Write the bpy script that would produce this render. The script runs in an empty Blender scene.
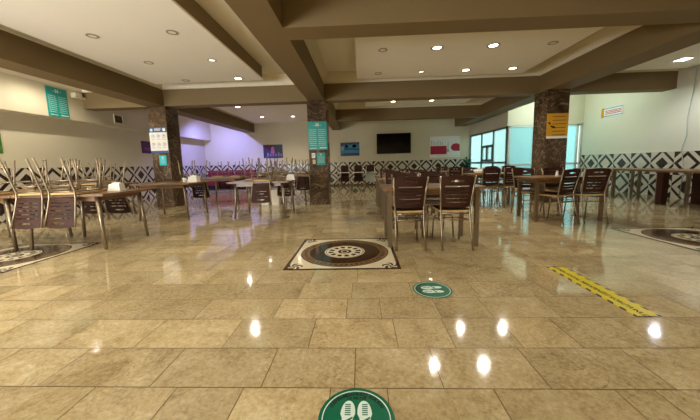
import bpy, bmesh, math, random
from mathutils import Vector, Matrix
PI = math.pi
random.seed(7)
scene = bpy.context.scene
C = scene.collection

# ------------------------------------------------------------------ helpers
def lin(c):
    def f(v):
        v /= 255.0
        return v / 12.92 if v <= 0.04045 else ((v + 0.055) / 1.055) ** 2.4
    return (f(c[0]), f(c[1]), f(c[2]), 1.0)

class NT:
    def __init__(s, name):
        s.m = bpy.data.materials.new(name); s.m.use_nodes = True
        s.t = s.m.node_tree; s.n = s.t.nodes
        s.b = s.n['Principled BSDF']; s.out = s.n['Material Output']
    def add(s, typ, **kw):
        x = s.n.new(typ)
        for k, v in kw.items(): setattr(x, k, v)
        return x
    def link(s, a, b): s.t.links.new(a, b)
    def math(s, op, a, b=None, clamp=False):
        x = s.n.new('ShaderNodeMath'); x.operation = op; x.use_clamp = clamp
        for i, v in enumerate((a, b)):
            if v is None: continue
            if isinstance(v, (int, float)): x.inputs[i].default_value = v
            else: s.link(v, x.inputs[i])
        return x.outputs[0]
    def mix(s, f, a, b, blend='MIX'):
        x = s.n.new('ShaderNodeMix'); x.data_type = 'RGBA'; x.blend_type = blend
        for i, v in ((0, f), (6, a), (7, b)):
            if isinstance(v, (int, float)): x.inputs[i].default_value = v
            elif isinstance(v, tuple): x.inputs[i].default_value = v
            else: s.link(v, x.inputs[i])
        return x.outputs[2]
    def ramp(s, f, stops, interp='LINEAR'):
        x = s.n.new('ShaderNodeValToRGB'); x.color_ramp.interpolation = interp
        e = x.color_ramp.elements
        while len(e) < len(stops): e.new(0.5)
        for k, (p, c) in enumerate(stops): e[k].position = p; e[k].color = c
        s.link(f, x.inputs[0]); return x.outputs[0]
    def noise(s, vec, scale, detail=4, rough=0.5, dist=0.0):
        x = s.n.new('ShaderNodeTexNoise'); x.inputs['Scale'].default_value = scale
        x.inputs['Detail'].default_value = detail; x.inputs['Roughness'].default_value = rough
        x.inputs['Distortion'].default_value = dist
        if vec is not None: s.link(vec, x.inputs['Vector'])
        return x.outputs['Fac']
    def obj(s): return s.add('ShaderNodeTexCoord').outputs['Object']

def plain(name, rgb, rough=0.6, metal=0.0, spec=0.5, var=0.05, scale=6.0, bump=0.0):
    k = NT(name)
    f = k.noise(k.obj(), scale, 4)
    c = lin(rgb)
    lo = tuple(v * (1 - var) for v in c[:3]) + (1,); hi = tuple(min(1, v * (1 + var)) for v in c[:3]) + (1,)
    k.link(k.mix(f, lo, hi), k.b.inputs['Base Color'])
    k.b.inputs['Roughness'].default_value = rough
    k.b.inputs['Metallic'].default_value = metal
    k.b.inputs['Specular IOR Level'].default_value = spec
    if bump:
        bn = k.add('ShaderNodeBump'); bn.inputs['Strength'].default_value = bump; bn.inputs['Distance'].default_value = 0.002
        k.link(k.noise(k.obj(), 120, 3), bn.inputs['Height']); k.link(bn.outputs[0], k.b.inputs['Normal'])
    return k.m

def emissive(name, rgb, strength):
    k = NT(name); c = lin(rgb)
    k.b.inputs['Base Color'].default_value = c
    k.b.inputs['Emission Color'].default_value = c
    k.b.inputs['Emission Strength'].default_value = strength
    return k.m

def wood(name, c1, c2, rough=0.35, axis=0, scale=1.0):
    k = NT(name)
    mp = k.add('ShaderNodeMapping'); k.link(k.obj(), mp.inputs[0])
    sc = [14 * scale] * 3; sc[axis] = 1.6 * scale
    mp.inputs['Scale'].default_value = sc
    f = k.noise(mp.outputs[0], 2.2, 6, 0.6, 0.6)
    k.link(k.ramp(f, [(0.32, lin(c1)), (0.68, lin(c2))]), k.b.inputs['Base Color'])
    k.b.inputs['Roughness'].default_value = rough
    return k.m

def marble(name, base, dark, vein, scale, rough):
    k = NT(name); o = k.obj()
    cl = k.noise(o, scale, 8, 0.62, 1.2)
    col = k.ramp(cl, [(0.30, lin(dark)), (0.50, lin(base)), (0.72, lin(tuple(min(255, v * 1.18) for v in base)))])
    v = k.noise(o, scale * 1.7, 5, 0.55, 2.2)
    r = k.math('ABSOLUTE', k.math('SUBTRACT', v, 0.5))
    vm = k.ramp(r, [(0.0, (1, 1, 1, 1)), (0.022, (0, 0, 0, 1))])
    k.link(k.mix(k.math('MULTIPLY', vm, 0.75), col, lin(vein)), k.b.inputs['Base Color'])
    k.b.inputs['Roughness'].default_value = rough; k.b.inputs['Specular IOR Level'].default_value = 0.3
    return k.m

def floor_marble():
    k = NT('floor_marble')
    a = k.add('ShaderNodeAttribute', attribute_name='tile'); sep = k.add('ShaderNodeSeparateColor')
    k.link(a.outputs['Color'], sep.inputs[0])
    off = k.add('ShaderNodeVectorMath', operation='SCALE'); off.inputs['Scale'].default_value = 37.0
    k.link(a.outputs['Color'], off.inputs[0])
    v = k.add('ShaderNodeVectorMath', operation='ADD'); k.link(k.obj(), v.inputs[0]); k.link(off.outputs[0], v.inputs[1])
    vec = v.outputs[0]
    cl = k.noise(vec, 3.2, 9, 0.66, 0.9)
    col = k.ramp(cl, [(0.30, lin((138, 117, 78))), (0.46, lin((178, 158, 115))), (0.58, lin((191, 172, 130))), (0.76, lin((216, 204, 170)))])
    n2 = k.noise(vec, 2.6, 6, 0.6, 2.6)
    r = k.math('ABSOLUTE', k.math('SUBTRACT', n2, 0.5))
    vm = k.ramp(r, [(0.0, (1, 1, 1, 1)), (0.016, (0, 0, 0, 1))])
    gate = k.ramp(k.noise(vec, 1.9, 2), [(0.45, (0, 0, 0, 1)), (0.62, (1, 1, 1, 1))])
    col = k.mix(k.math('MULTIPLY', k.math('MULTIPLY', vm, gate), 0.75), col, lin((116, 88, 58)))
    n3 = k.noise(vec, 48, 6, 0.72)
    col = k.mix(0.36, col, k.ramp(n3, [(0.32, lin((112, 90, 58))), (0.5, lin((184, 162, 120))), (0.68, lin((222, 208, 176)))]))
    tone = k.math('ADD', k.math('MULTIPLY', sep.outputs[0], 0.26), 0.84)
    hsv = k.add('ShaderNodeHueSaturation'); k.link(col, hsv.inputs['Color']); k.link(tone, hsv.inputs['Value'])
    k.link(hsv.outputs[0], k.b.inputs['Base Color'])
    k.link(k.math('ADD', k.math('MULTIPLY', k.noise(k.obj(), 1.4, 4), 0.09), 0.03), k.b.inputs['Roughness'])
    k.b.inputs['Specular IOR Level'].default_value = 0.75
    bn = k.add('ShaderNodeBump'); bn.inputs['Strength'].default_value = 0.05; bn.inputs['Distance'].default_value = 0.01
    k.link(k.noise(vec, 5.0, 2), bn.inputs['Height']); k.link(bn.outputs[0], k.b.inputs['Normal'])
    return k.m

def dado_tile(name, axis, even_dark, phase=0.0):
    """printed tile: interlaced white lattice around dark diamonds, one diamond per 0.565 m square"""
    k = NT(name); sep = k.add('ShaderNodeSeparateXYZ'); k.link(k.obj(), sep.inputs[0])
    P = 0.565
    u = k.math('ADD', k.math('DIVIDE', sep.outputs[axis], P), phase); v = k.math('DIVIDE', sep.outputs[2], P)
    fu = k.math('ABSOLUTE', k.math('SUBTRACT', k.math('FRACT', u), 0.5))
    fv = k.math('ABSOLUTE', k.math('SUBTRACT', k.math('FRACT', v), 0.5))
    d = k.math('ADD', fu, fv)
    light = lin((204, 195, 174)); dark = lin((50, 37, 28))
    W = (0, 0, 0, 1); B = (1, 1, 1, 1)
    mA = k.ramp(d, [(0.0, B), (0.27, W), (0.50, B), (0.64, W)], 'CONSTANT')       # dark heart
    mB = k.ramp(d, [(0.0, W), (0.33, B), (0.50, W), (0.70, B)], 'CONSTANT')       # light heart
    par = k.math('ADD', k.math('FLOOR', u), k.math('FLOOR', v))
    alt = k.math('MULTIPLY', k.math('FRACT', k.math('MULTIPLY', par, 0.5)), 2.0)
    m = k.mix(alt, mA, mB) if even_dark else k.mix(alt, mB, mA)
    col = k.mix(m, light, dark)
    gu = k.math('LESS_THAN', k.math('ABSOLUTE', k.math('SUBTRACT', fu, 0.0)), 0.006)
    gv = k.math('LESS_THAN', fv, 0.006)
    gu2 = k.math('GREATER_THAN', fu, 0.495); gv2 = k.math('GREATER_THAN', fv, 0.495)
    g = k.math('MAXIMUM', k.math('MAXIMUM', gu, gv), k.math('MAXIMUM', gu2, gv2))
    k.link(k.mix(k.math('MULTIPLY', g, 0.35), col, lin((120, 110, 98))), k.b.inputs['Base Color'])
    k.b.inputs['Roughness'].default_value = 0.22
    return k.m

def glass_pane(name, tint, frost):
    k = NT(name); k.n.remove(k.b)
    t = k.add('ShaderNodeBsdfTransparent'); t.inputs[0].default_value = lin(tint)
    d = k.add('ShaderNodeBsdfTranslucent'); d.inputs[0].default_value = lin(tint)
    g = k.add('ShaderNodeBsdfGlossy'); g.inputs['Roughness'].default_value = 0.03
    m1 = k.add('ShaderNodeMixShader'); k.link(t.outputs[0], m1.inputs[1]); k.link(d.outputs[0], m1.inputs[2])
    f = k.math('ADD', k.math('MULTIPLY', k.noise(k.obj(), 1.3, 2), 0.12), frost - 0.06)
    k.link(f, m1.inputs[0])
    m2 = k.add('ShaderNodeMixShader'); m2.inputs[0].default_value = 0.06
    k.link(m1.outputs[0], m2.inputs[1]); k.link(g.outputs[0], m2.inputs[2])
    k.link(m2.outputs[0], k.out.inputs[0]); return k.m

# ---- mesh builder
class MB:
    def __init__(s): s.bm = bmesh.new()
    def box(s, x0, x1, y0, y1, z0, z1, bevel=0.0, mi=0):
        b = bmesh.new()
        r = bmesh.ops.create_cube(b, size=1)
        bmesh.ops.scale(b, vec=(x1 - x0, y1 - y0, z1 - z0), verts=b.verts)
        bmesh.ops.translate(b, vec=((x0 + x1) / 2, (y0 + y1) / 2, (z0 + z1) / 2), verts=b.verts)
        if bevel: bmesh.ops.bevel(b, geom=b.edges[:], offset=bevel, segments=2, affect='EDGES', profile=0.5)
        s.join(b, mi); return s
    def join(s, b, mi=0, mat=None):
        if mat: b.transform(mat)
        vm = {}
        for v in b.verts: vm[v] = s.bm.verts.new(v.co)
        for f in b.faces:
            try:
                nf = s.bm.faces.new([vm[v] for v in f.verts]); nf.material_index = mi if mi else f.material_index; nf.smooth = f.smooth
            except ValueError: pass
        b.free()
    def tube(s, pts, r, seg=8, mi=0, r1=None, caps=True):
        pts = [Vector(p) for p in pts]; n = len(pts); rings = []
        up = Vector((0, 0, 1))
        for i, p in enumerate(pts):
            t = (pts[min(i + 1, n - 1)] - pts[max(i - 1, 0)]).normalized()
            ref = up if abs(t.z) < 0.9 else Vector((1, 0, 0))
            a = t.cross(ref).normalized(); b = t.cross(a)
            rr = r if r1 is None else r + (r1 - r) * i / (n - 1)
            rings.append([s.bm.verts.new(p + a * rr * math.cos(2 * PI * k / seg) + b * rr * math.sin(2 * PI * k / seg)) for k in range(seg)])
        for A, B in zip(rings, rings[1:]):
            for k in range(seg):
                f = s.bm.faces.new((A[k], A[(k + 1) % seg], B[(k + 1) % seg], B[k])); f.smooth = True; f.material_index = mi
        if caps:
            for R_ in (rings[0], rings[-1][::-1]):
                f = s.bm.faces.new(R_); f.material_index = mi
        return s
    def taper(s, p0, p1, w0, w1, d0=None, d1=None, mi=0):
        """square bar from p0 to p1"""
        d0 = d0 or w0; d1 = d1 or w1; V = []
        for p, w, d in ((p0, w0, d0), (p1, w1, d1)):
            V.append([s.bm.verts.new((p[0] + a * w / 2, p[1] + b * d / 2, p[2])) for a, b in ((-1, -1), (1, -1), (1, 1), (-1, 1))])
        for k in range(4):
            f = s.bm.faces.new((V[0][k], V[0][(k + 1) % 4], V[1][(k + 1) % 4], V[1][k])); f.material_index = mi
        s.bm.faces.new(V[0][::-1]).material_index = mi; s.bm.faces.new(V[1]).material_index = mi
        return s
    def lathe(s, prof, seg=20, c=(0, 0, 0), mi=0):
        rings = []
        for r, z in prof:
            rings.append([s.bm.verts.new((c[0] + r * math.cos(2 * PI * k / seg), c[1] + r * math.sin(2 * PI * k / seg), c[2] + z)) for k in range(seg)])
        for A, B in zip(rings, rings[1:]):
            for k in range(seg):
                f = s.bm.faces.new((A[k], A[(k + 1) % seg], B[(k + 1) % seg], B[k])); f.smooth = True; f.material_index = mi
        s.bm.faces.new(rings[0][::-1]).material_index = mi; s.bm.faces.new(rings[-1]).material_index = mi
        return s
    def prism(s, pts, z0, z1, mi=0):
        A = [s.bm.verts.new((x, y, z0)) for x, y in pts]; B = [s.bm.verts.new((x, y, z1)) for x, y in pts]
        n = len(pts)
        for k in range(n): s.bm.faces.new((A[k], A[(k + 1) % n], B[(k + 1) % n], B[k])).material_index = mi
        s.bm.faces.new(A[::-1]).material_index = mi; s.bm.faces.new(B).material_index = mi
        return s
    def ring(s, r0, r1, z0, z1, c=(0, 0), seg=48, mi=0):
        L = []
        for r, z in ((r0, z0), (r1, z0), (r1, z1), (r0, z1)):
            L.append([s.bm.verts.new((c[0] + r * math.cos(2 * PI * k / seg), c[1] + r * math.sin(2 * PI * k / seg), z)) for k in range(seg)])
        for i in range(4):
            A, B = L[i], L[(i + 1) % 4]
            for k in range(seg): s.bm.faces.new((A[k], A[(k + 1) % seg], B[(k + 1) % seg], B[k])).material_index = mi
        return s
    def build(s, name, mats, parent=None, mat=None):
        if mat is not None: s.bm.transform(mat)
        bmesh.ops.recalc_face_normals(s.bm, faces=s.bm.faces)
        me = bpy.data.meshes.new(name); s.bm.to_mesh(me); s.bm.free()
        for m in (mats if isinstance(mats, (list, tuple)) else [mats]): me.materials.append(m)
        o = bpy.data.objects.new(name, me); C.objects.link(o)
        if parent: o.parent = parent
        return o

def tag(o, label, cat, group=None, kind=None):
    if label: o['label'] = label
    if cat: o['category'] = cat
    if group: o['group'] = group
    if kind: o['kind'] = kind
    return o
def empty(name, loc=(0, 0, 0), rot=(0, 0, 0)):
    o = bpy.data.objects.new(name, None); C.objects.link(o); o.location = loc; o.rotation_euler = rot
    o.empty_display_size = 0.1; return o
def struct(o): o['kind'] = 'structure'; return o
def copy_tree(o, parent=None):
    c = o.copy(); C.objects.link(c)
    if parent: c.parent = parent
    for ch in list(o.children): copy_tree(ch, c)
    return c
def text_mb(txt, size, mat4, thick=0.0, spacing=1.0, align='CENTER'):
    """lettering as mesh: returns an MB in the XY plane transformed by mat4"""
    cu = bpy.data.curves.new('lettering', 'FONT'); cu.body = txt; cu.size = size; cu.align_x = align; cu.align_y = 'CENTER'
    cu.extrude = thick; cu.space_character = spacing; cu.resolution_u = 2; cu.offset = size * 0.02
    o = bpy.data.objects.new('lettering', cu); C.objects.link(o)
    bpy.context.view_layer.update()
    me = bpy.data.meshes.new_from_object(o.evaluated_get(bpy.context.evaluated_depsgraph_get()))
    bpy.data.objects.remove(o); bpy.data.curves.remove(cu)
    b = bmesh.new(); b.from_mesh(me); bpy.data.meshes.remove(me)
    m = MB(); m.join(b, 0, mat4); return m
T, RZ, RX = Matrix.Translation, lambda a: Matrix.Rotation(a, 4, 'Z'), lambda a: Matrix.Rotation(a, 4, 'X')

# ------------------------------------------------------------------ materials
M_floor = floor_marble()
M_grout = plain('floor_grout', (112, 84, 52), 0.7)
M_wall = plain('wall_paint', (210, 200, 170), 0.75, var=0.03, scale=2)
M_wallR = plain('wall_paint_pale', (216, 212, 190), 0.7, var=0.03, scale=2)
M_ceil = plain('ceiling_paint', (243, 239, 228), 0.8, var=0.02, scale=2)
M_beam = plain('beam_paint', (124, 104, 68), 0.7, var=0.04, scale=2)
M_corn = plain('cornice_paint', (224, 215, 190), 0.7, var=0.02)
M_dadoX = dado_tile('dado_tile_back', 0, False, 0.0); M_dadoY = dado_tile('dado_tile_right', 1, True); M_dadoL = dado_tile('dado_tile_left', 1, False, -0.5)
M_col = marble('brown_marble', (80, 62, 46), (40, 29, 21), (152, 130, 102), 1.5, 0.14)
M_wood = wood('table_wood', (98, 70, 44), (136, 102, 66), 0.3, 0)
M_woodd = wood('chair_wood', (44, 24, 15), (66, 36, 23), 0.6, 0); M_woodd.node_tree.nodes['Principled BSDF'].inputs['Specular IOR Level'].default_value = 0.22
M_tan = wood('seat_edge', (176, 140, 84), (202, 168, 110), 0.5, 0)
M_brass = plain('brass_tube', (142, 126, 104), 0.32, 0.75, var=0.06, scale=20)
M_steel = plain('steel_tube', (190, 186, 178), 0.25, 0.9)
M_white = plain('white_plastic', (236, 232, 222), 0.4)
M_black = plain('black_plastic', (14, 14, 15), 0.35)
M_screen = plain('screen_glass', (6, 6, 7), 0.12, var=0.0)
M_teal = plain('teal_print', (0, 146, 138), 0.4, var=0.04)
M_cyan = plain('cyan_print', (40, 190, 200), 0.4)
M_green = plain('green_print', (0, 96, 68), 0.35, var=0.06)
M_greend = plain('dark_green_print', (0, 70, 48), 0.35)
M_pale = plain('pale_print', (206, 222, 212), 0.5)
M_ink = plain('black_ink', (24, 22, 18), 0.5)
M_yel = plain('yellow_print', (214, 192, 30), 0.4)
M_yeln = plain('amber_print', (206, 150, 24), 0.5)
M_blue = plain('blue_print', (34, 86, 146), 0.5)
M_navy = plain('navy_print', (16, 36, 80), 0.4)
M_alu = plain('dark_aluminium', (92, 116, 116), 0.4, 0.1)
M_aluw = plain('white_aluminium', (214, 226, 224), 0.4)
M_glass = glass_pane('tinted_glass', (226, 247, 246), 0.4)
M_frost = glass_pane('frosted_glass', (214, 250, 250), 0.7)
M_md = plain('brown_inlay', (58, 32, 18), 0.12, var=0.2, scale=30)
M_mc = plain('cream_inlay', (222, 208, 172), 0.12, var=0.08)
M_mt = plain('tan_inlay', (112, 86, 58), 0.12, var=0.15, scale=40)
M_red = plain('maroon_fabric', (124, 16, 44), 0.7)
M_trim = plain('downlight_ring', (150, 140, 118), 0.4)
M_lamp = emissive('lamp_lens', (255, 240, 206), 9.0)
M_lampc = emissive('cool_lamp_lens', (232, 236, 255), 9.0)
M_lampd = emissive('dim_lamp_lens', (255, 236, 200), 1.6)
M_off = plain('unlit_lens', (234, 228, 212), 0.6)
M_leaf = plain('plant_leaf', (34, 92, 58), 0.45, var=0.3, scale=15)
M_grey = plain('grey_panel', (176, 186, 178), 0.45)
M_pav = plain('outdoor_render', (226, 236, 234), 0.8)

# ------------------------------------------------------------------ room shell
XL, XR, YB, YN, ZC, ZB = -7.55, 7.65, 13.85, -2.2, 3.3, 2.64
GX, GY, GZ = 5.16, 10.4, 2.2             # glazed lobby corner
ROWS0 = [0.91, 1.214, 1.505, 1.815, 2.11, 2.40, 2.73]
KNOWN = {(0.91): [-1.29, -0.89, -0.57, -0.16, 0.1, 0.58, 1.11, 1.28],
         (1.214): [-1.59, -1.03, -0.49, -0.05, 0.36, 0.84, 1.38],
         (1.505): [-1.84, -1.35, -0.82, -0.32, 0.19, 0.51, 0.88, 1.2, 1.6],
         (1.815): [-0.62, -0.12, 0.12, 0.52, 0.86, 1.3]}
def in_lobby(x, y): return x > GX and y > GY
def build_floor():
    m = MB(); lay = m.bm.loops.layers.color.new('tile')
    rows = list(ROWS0)
    y = rows[0]
    while y > YN: y -= 0.303; rows.insert(0, max(y, YN))
    y = rows[-1]
    while y < YB: y += 0.303; rows.append(min(y, YB))
    rnd = random.Random(3); g = 0.0022
    for a, b in zip(rows, rows[1:]):
        if b - a < 0.01: continue
        xs = []
        kn = KNOWN.get(a, [])
        x = (kn[0] if kn else rnd.uniform(-0.3, 0.3))
        left = x
        while left > XL:
            left -= rnd.choice((0.42, 0.5, 0.56, 0.6, 0.48)); xs.append(max(left, XL))
        xs = sorted(xs) + (kn if kn else [x])
        right = xs[-1]
        while right < XR:
            right += rnd.choice((0.42, 0.5, 0.56, 0.6, 0.48)); xs.append(min(right, XR))
        for p, q in zip(xs, xs[1:]):
            if q - p < 0.01 or in_lobby((p + q) / 2, (a + b) / 2): continue
            vs = [m.bm.verts.new(v) for v in ((p + g, a + g, 0), (q - g, a + g, 0), (q - g, b - g, 0), (p + g, b - g, 0))]
            f = m.bm.faces.new(vs); col = (rnd.random(), rnd.random(), rnd.random(), 1)
            for l in f.loops: l[lay] = col
    # bed of grout just under the slabs
    m.box(XL, XR, YN, YB, -0.06, -0.0025, mi=1)
    struct(m.build('floor', [M_floor, M_grout]))
build_floor()

def shell(name, mat, *boxes, bevel=0):
    m = MB()
    for b in boxes: m.box(*b, bevel=bevel)
    return struct(m.build(name, mat))
shell('wall_left', M_wall, (XL - 0.15, XL, YN, YB + 0.15, 0, ZC))
shell('wall_right', M_wallR, (XR, XR + 0.15, YN, GY + 0.1, 0, ZC))
shell('wall_back', M_wall, (XL, GX, YB, YB + 0.15, 0, ZC))
shell('wall_front', M_wall, (XL, XR, YN - 0.15, YN, 0, ZC))
shell('wall_lobby', M_wallR, (GX - 0.05, GX + 0.05, GY + 0.05, YB, GZ, ZC), (GX - 0.05, XR, GY - 0.05, GY + 0.05, GZ, ZC))
shell('ceiling', M_ceil, (XL - 0.15, XR + 0.15, YN - 0.15, GY + 0.05, ZC, ZC + 0.15), (XL - 0.15, GX + 0.05, GY + 0.05, YB + 0.15, ZC, ZC + 0.15))
# left bulkhead that carries the menu board
shell('wall_bulkhead', M_wall, (XL, -7.2, YN, YB, 2.31, ZC))
# dado tiles
struct(MB().box(XL, GX - 0.03, YB - 0.012, YB, 0, 1.13).build('trim_back', M_dadoX))
struct(MB().box(XL, XL + 0.012, YN, YB - 0.012, 0, 1.13).build('trim_left', M_dadoL))
struct(MB().box(XR - 0.012, XR, YN, GY - 0.05, 0, 1.13).build('trim_right', M_dadoY))
# beams along and across the room (underside at 2.64)
BX = [(-5.5, -5.05), (-1.29, -0.88), (4.42, 4.93)]
for x0, x1 in BX:
    shell('ceiling_beam', M_beam, (x0, x1, YN, YB, ZB, ZC))
for y0, y1 in ((3.56, 3.9), (7.47, 7.8), (10.95, 11.25)):
    segs = [(-7.2, -5.5), (-5.05, -1.29), (-0.88, 4.42), (4.93, XR if y0 < GY else GX - 0.05)]
    if y0 < 4: segs = [segs[2], segs[3]]
    if y0 > 10: segs = [segs[2]]
    for x0, x1 in segs:
        shell('ceiling_beam', M_beam, (x0, x1, y0, y1, ZB, ZC))
# cornices: chamfered strips where beams meet the ceiling
def cornice(p, q, n):
    """strip from p to q (xy); n = direction into the bay"""
    m = MB(); d = 0.11
    prof = [(0, 0), (d, 0), (d, -0.04), (0.07, -0.10), (0.025, -0.20), (0.02, -0.25), (0.0, -0.25)]
    A = [m.bm.verts.new((p[0] + n[0] * a, p[1] + n[1] * a, ZC + z - 0.0005)) for a, z in prof]
    B = [m.bm.verts.new((q[0] + n[0] * a, q[1] + n[1] * a, ZC + z - 0.0005)) for a, z in prof]
    k = len(prof)
    for i in range(k): m.bm.faces.new((A[i], A[(i + 1) % k], B[(i + 1) % k], B[i]))
    m.bm.faces.new(A[::-1]); m.bm.faces.new(B)
    return struct(m.build('trim_cornice', M_corn))
def bay(x0, x1, y0, y1):
    cornice((x0, y0), (x0, y1), (1, 0)); cornice((x1, y0), (x1, y1), (-1, 0))
    cornice((x0, y0), (x1, y0), (0, 1)); cornice((x0, y1), (x1, y1), (0, -1))
bay(-5.05, -1.29, YN, 7.47); bay(-0.88, 4.42, 3.9, 7.47); bay(-5.05, -1.29, 7.8, YB)
bay(-0.88, 4.42, 7.8, 10.95); bay(-7.2, -5.5, YN, 7.47); bay(4.93, XR, 3.9, 7.47)
# lowered ceiling panels in the bays
def panel(x0, x1, y0, y1, z=3.0):
    m = MB(); m.box(x0 + 0.02, x1 - 0.02, y0 + 0.02, y1 - 0.02, z + 0.03, ZC - 0.001, mi=1); m.box(x0, x1, y0, y1, z, z + 0.03)  # recess sides in dark beam colour, standing for their shade
    return struct(m.build('ceiling_panel', [M_ceil, M_beam]))
panel(-4.75, -2.19, -1.4, 6.8); panel(-0.05, 3.75, 4.78, 7.0); panel(-4.75, -1.6, 8.3, 13.2)
panel(0.2, 3.6, 8.5, 10.3); panel(5.2, 7.45, 4.3, 7.1)
# skirting
shell('baseboard_back', M_col, (XL + 0.02, GX - 0.06, YB - 0.025, YB - 0.012, 0, 0.07))
# columns
for x0, x1, y0, y1 in ((-5.5, -5.02, 7.46, 7.98), (-1.33, -0.84, 7.45, 7.97), (4.41, 4.92, 7.12, 7.64)):
    m = MB(); m.box(x0, x1, y0, y1, 0, ZB - 0.001, 0.008); struct(m.build('column', M_col))
# outdoors behind the lobby glass
shell('outdoor_wall', M_pav, (GX - 2.0, XR + 6, 17.0, 17.2, -0.1, 0.6))
shell('outdoor_paving', M_pav, (GX - 0.03, XR + 6, GY + 0.06, 17.0, -0.06, -0.004))

# ---- glazed lobby
def window(name, frame_boxes, panes, fm, gm):
    r = struct(empty(name, (0, 0, 0)))
    m = MB()
    for b in frame_boxes: m.box(*b)
    m.build('window_frame', fm, r)
    for p in panes: MB().box(*p).build('pane', gm, r)
    return r
x0, x1 = GX - 0.03, GX + 0.03
ys = [13.8, 12.56, 11.48, 10.47]
fb = [(x0, x1, a - 0.03, a + 0.03, 0, GZ) for a in ys] + [(x0, x1, 10.44, 13.83, z - 0.035, z + 0.035) for z in (0.05, 0.94, GZ - 0.035)]
fb += [(x0 - 0.01, x1 + 0.01, 11.53, 12.51, z - 0.045, z + 0.045) for z in (1.03, 1.6)] + [(x0 - 0.01, x1 + 0.01, a - 0.045, a + 0.045, 1.0, 1.6) for a in (11.53, 12.03, 12.51)]
window('window_1', fb, [(GX - 0.004, GX + 0.004, b + 0.03, a - 0.03, 0.08, GZ - 0.07) for a, b in zip(ys, ys[1:])], M_alu, M_glass)
y0, y1 = GY - 0.03, GY + 0.03
fb = [(a - w, a + w, y0, y1, 0, GZ) for a, w in ((5.2, 0.035), (6.06, 0.05), (6.62, 0.04), (7.5, 0.035), (7.62, 0.02))] + [(5.17, 7.64, y0, y1, z - 0.03, z + 0.03) for z in (0.05, 0.86, GZ - 0.03)]
window('window_2', fb, [(a, b, GY - 0.004, GY + 0.004, 0.08, GZ - 0.06) for a, b in ((5.24, 6.0), (6.12, 6.57), (6.67, 7.46))], M_aluw, M_frost)

# ------------------------------------------------------------------ floor inlays and stickers
def tape_pattern():
    """yellow print with slanted black dashes along both long edges"""
    k = NT('warning_tape'); sep = k.add('ShaderNodeSeparateXYZ'); k.link(k.obj(), sep.inputs[0])
    ax = k.math('ABSOLUTE', sep.outputs[0])
    edge = k.math('GREATER_THAN', ax, .064)
    dash = k.math('LESS_THAN', k.math('FRACT', k.math('MULTIPLY', k.math('ADD', sep.outputs[1], ax), 10.0)), .5)
    end = k.math('GREATER_THAN', k.math('ABSOLUTE', sep.outputs[1]), .444)
    k.link(k.mix(k.math('MAXIMUM', k.math('MULTIPLY', edge, dash), end), lin((206, 188, 30)), lin((24, 22, 18))), k.b.inputs['Base Color'])
    k.b.inputs['Roughness'].default_value = 0.35
    return k.m
M_tape = tape_pattern()
def inlay_pattern():
    """cream field, scrolls in the corners, tan bead ring, dark ring and a cream rosette, from the distance and angle about the centre"""
    k = NT('medallion_inlay'); sep = k.add('ShaderNodeSeparateXYZ'); k.link(k.obj(), sep.inputs[0])
    x, y = sep.outputs[0], sep.outputs[1]
    r = k.math('SQRT', k.math('ADD', k.math('MULTIPLY', x, x), k.math('MULTIPLY', y, y)))
    th = k.math('DIVIDE', k.math('ARCTAN2', y, x), 2 * PI)
    cream = lin((220, 208, 176)); dk = lin((58, 36, 24)); tan = lin((118, 92, 62)); mid = lin((84, 56, 38))
    R = k.math('MULTIPLY', r, 1.0 / 0.6)
    g = lambda m_: m_ / 0.6
    col = k.ramp(R, [(0, dk), (g(.03), cream), (g(.045), dk), (g(.078), cream), (g(.215), dk), (g(.222), cream), (g(.235), dk), (g(.41), tan), (g(.50), dk), (g(.512), cream)], 'CONSTANT')
    def band(r0, r1): return k.math('MULTIPLY', k.math('GREATER_THAN', r, r0), k.math('LESS_THAN', r, r1))
    def teeth(n, lo): return k.math('GREATER_THAN', k.math('FRACT', k.math('MULTIPLY', th, n)), lo)
    leaf = k.math('MULTIPLY', band(.13, .19), k.math('GREATER_THAN', k.math('ABSOLUTE', k.math('SINE', k.math('ADD', k.math('MULTIPLY', th, 2 * PI * 6), 0.4))), 0.62))
    col = k.mix(leaf, col, dk)
    col = k.mix(k.math('MULTIPLY', band(.27, .375), k.math('MULTIPLY', teeth(36, .45), 0.5)), col, mid)
    col = k.mix(k.math('MULTIPLY', band(.435, .475), k.math('MULTIPLY', teeth(52, .5), 0.6)), col, dk)
    ax, ay = k.math('SUBTRACT', .49, k.math('ABSOLUTE', x)), k.math('SUBTRACT', .49, k.math('ABSOLUTE', y))
    q = k.math('SQRT', k.math('ADD', k.math('MULTIPLY', ax, ax), k.math('MULTIPLY', ay, ay)))
    wv = k.math('SINE', k.math('ADD', k.math('MULTIPLY', k.math('ARCTAN2', ay, ax), 5.0), k.math('MULTIPLY', q, 90.0)))
    sc = k.math('MULTIPLY', k.math('LESS_THAN', q, .085), k.math('GREATER_THAN', wv, -0.1))
    col = k.mix(k.math('MULTIPLY', sc, k.math('GREATER_THAN', r, .53)), col, dk)
    k.link(col, k.b.inputs['Base Color']); k.b.inputs['Roughness'].default_value = 0.1
    return k.m
M_med = inlay_pattern()
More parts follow.
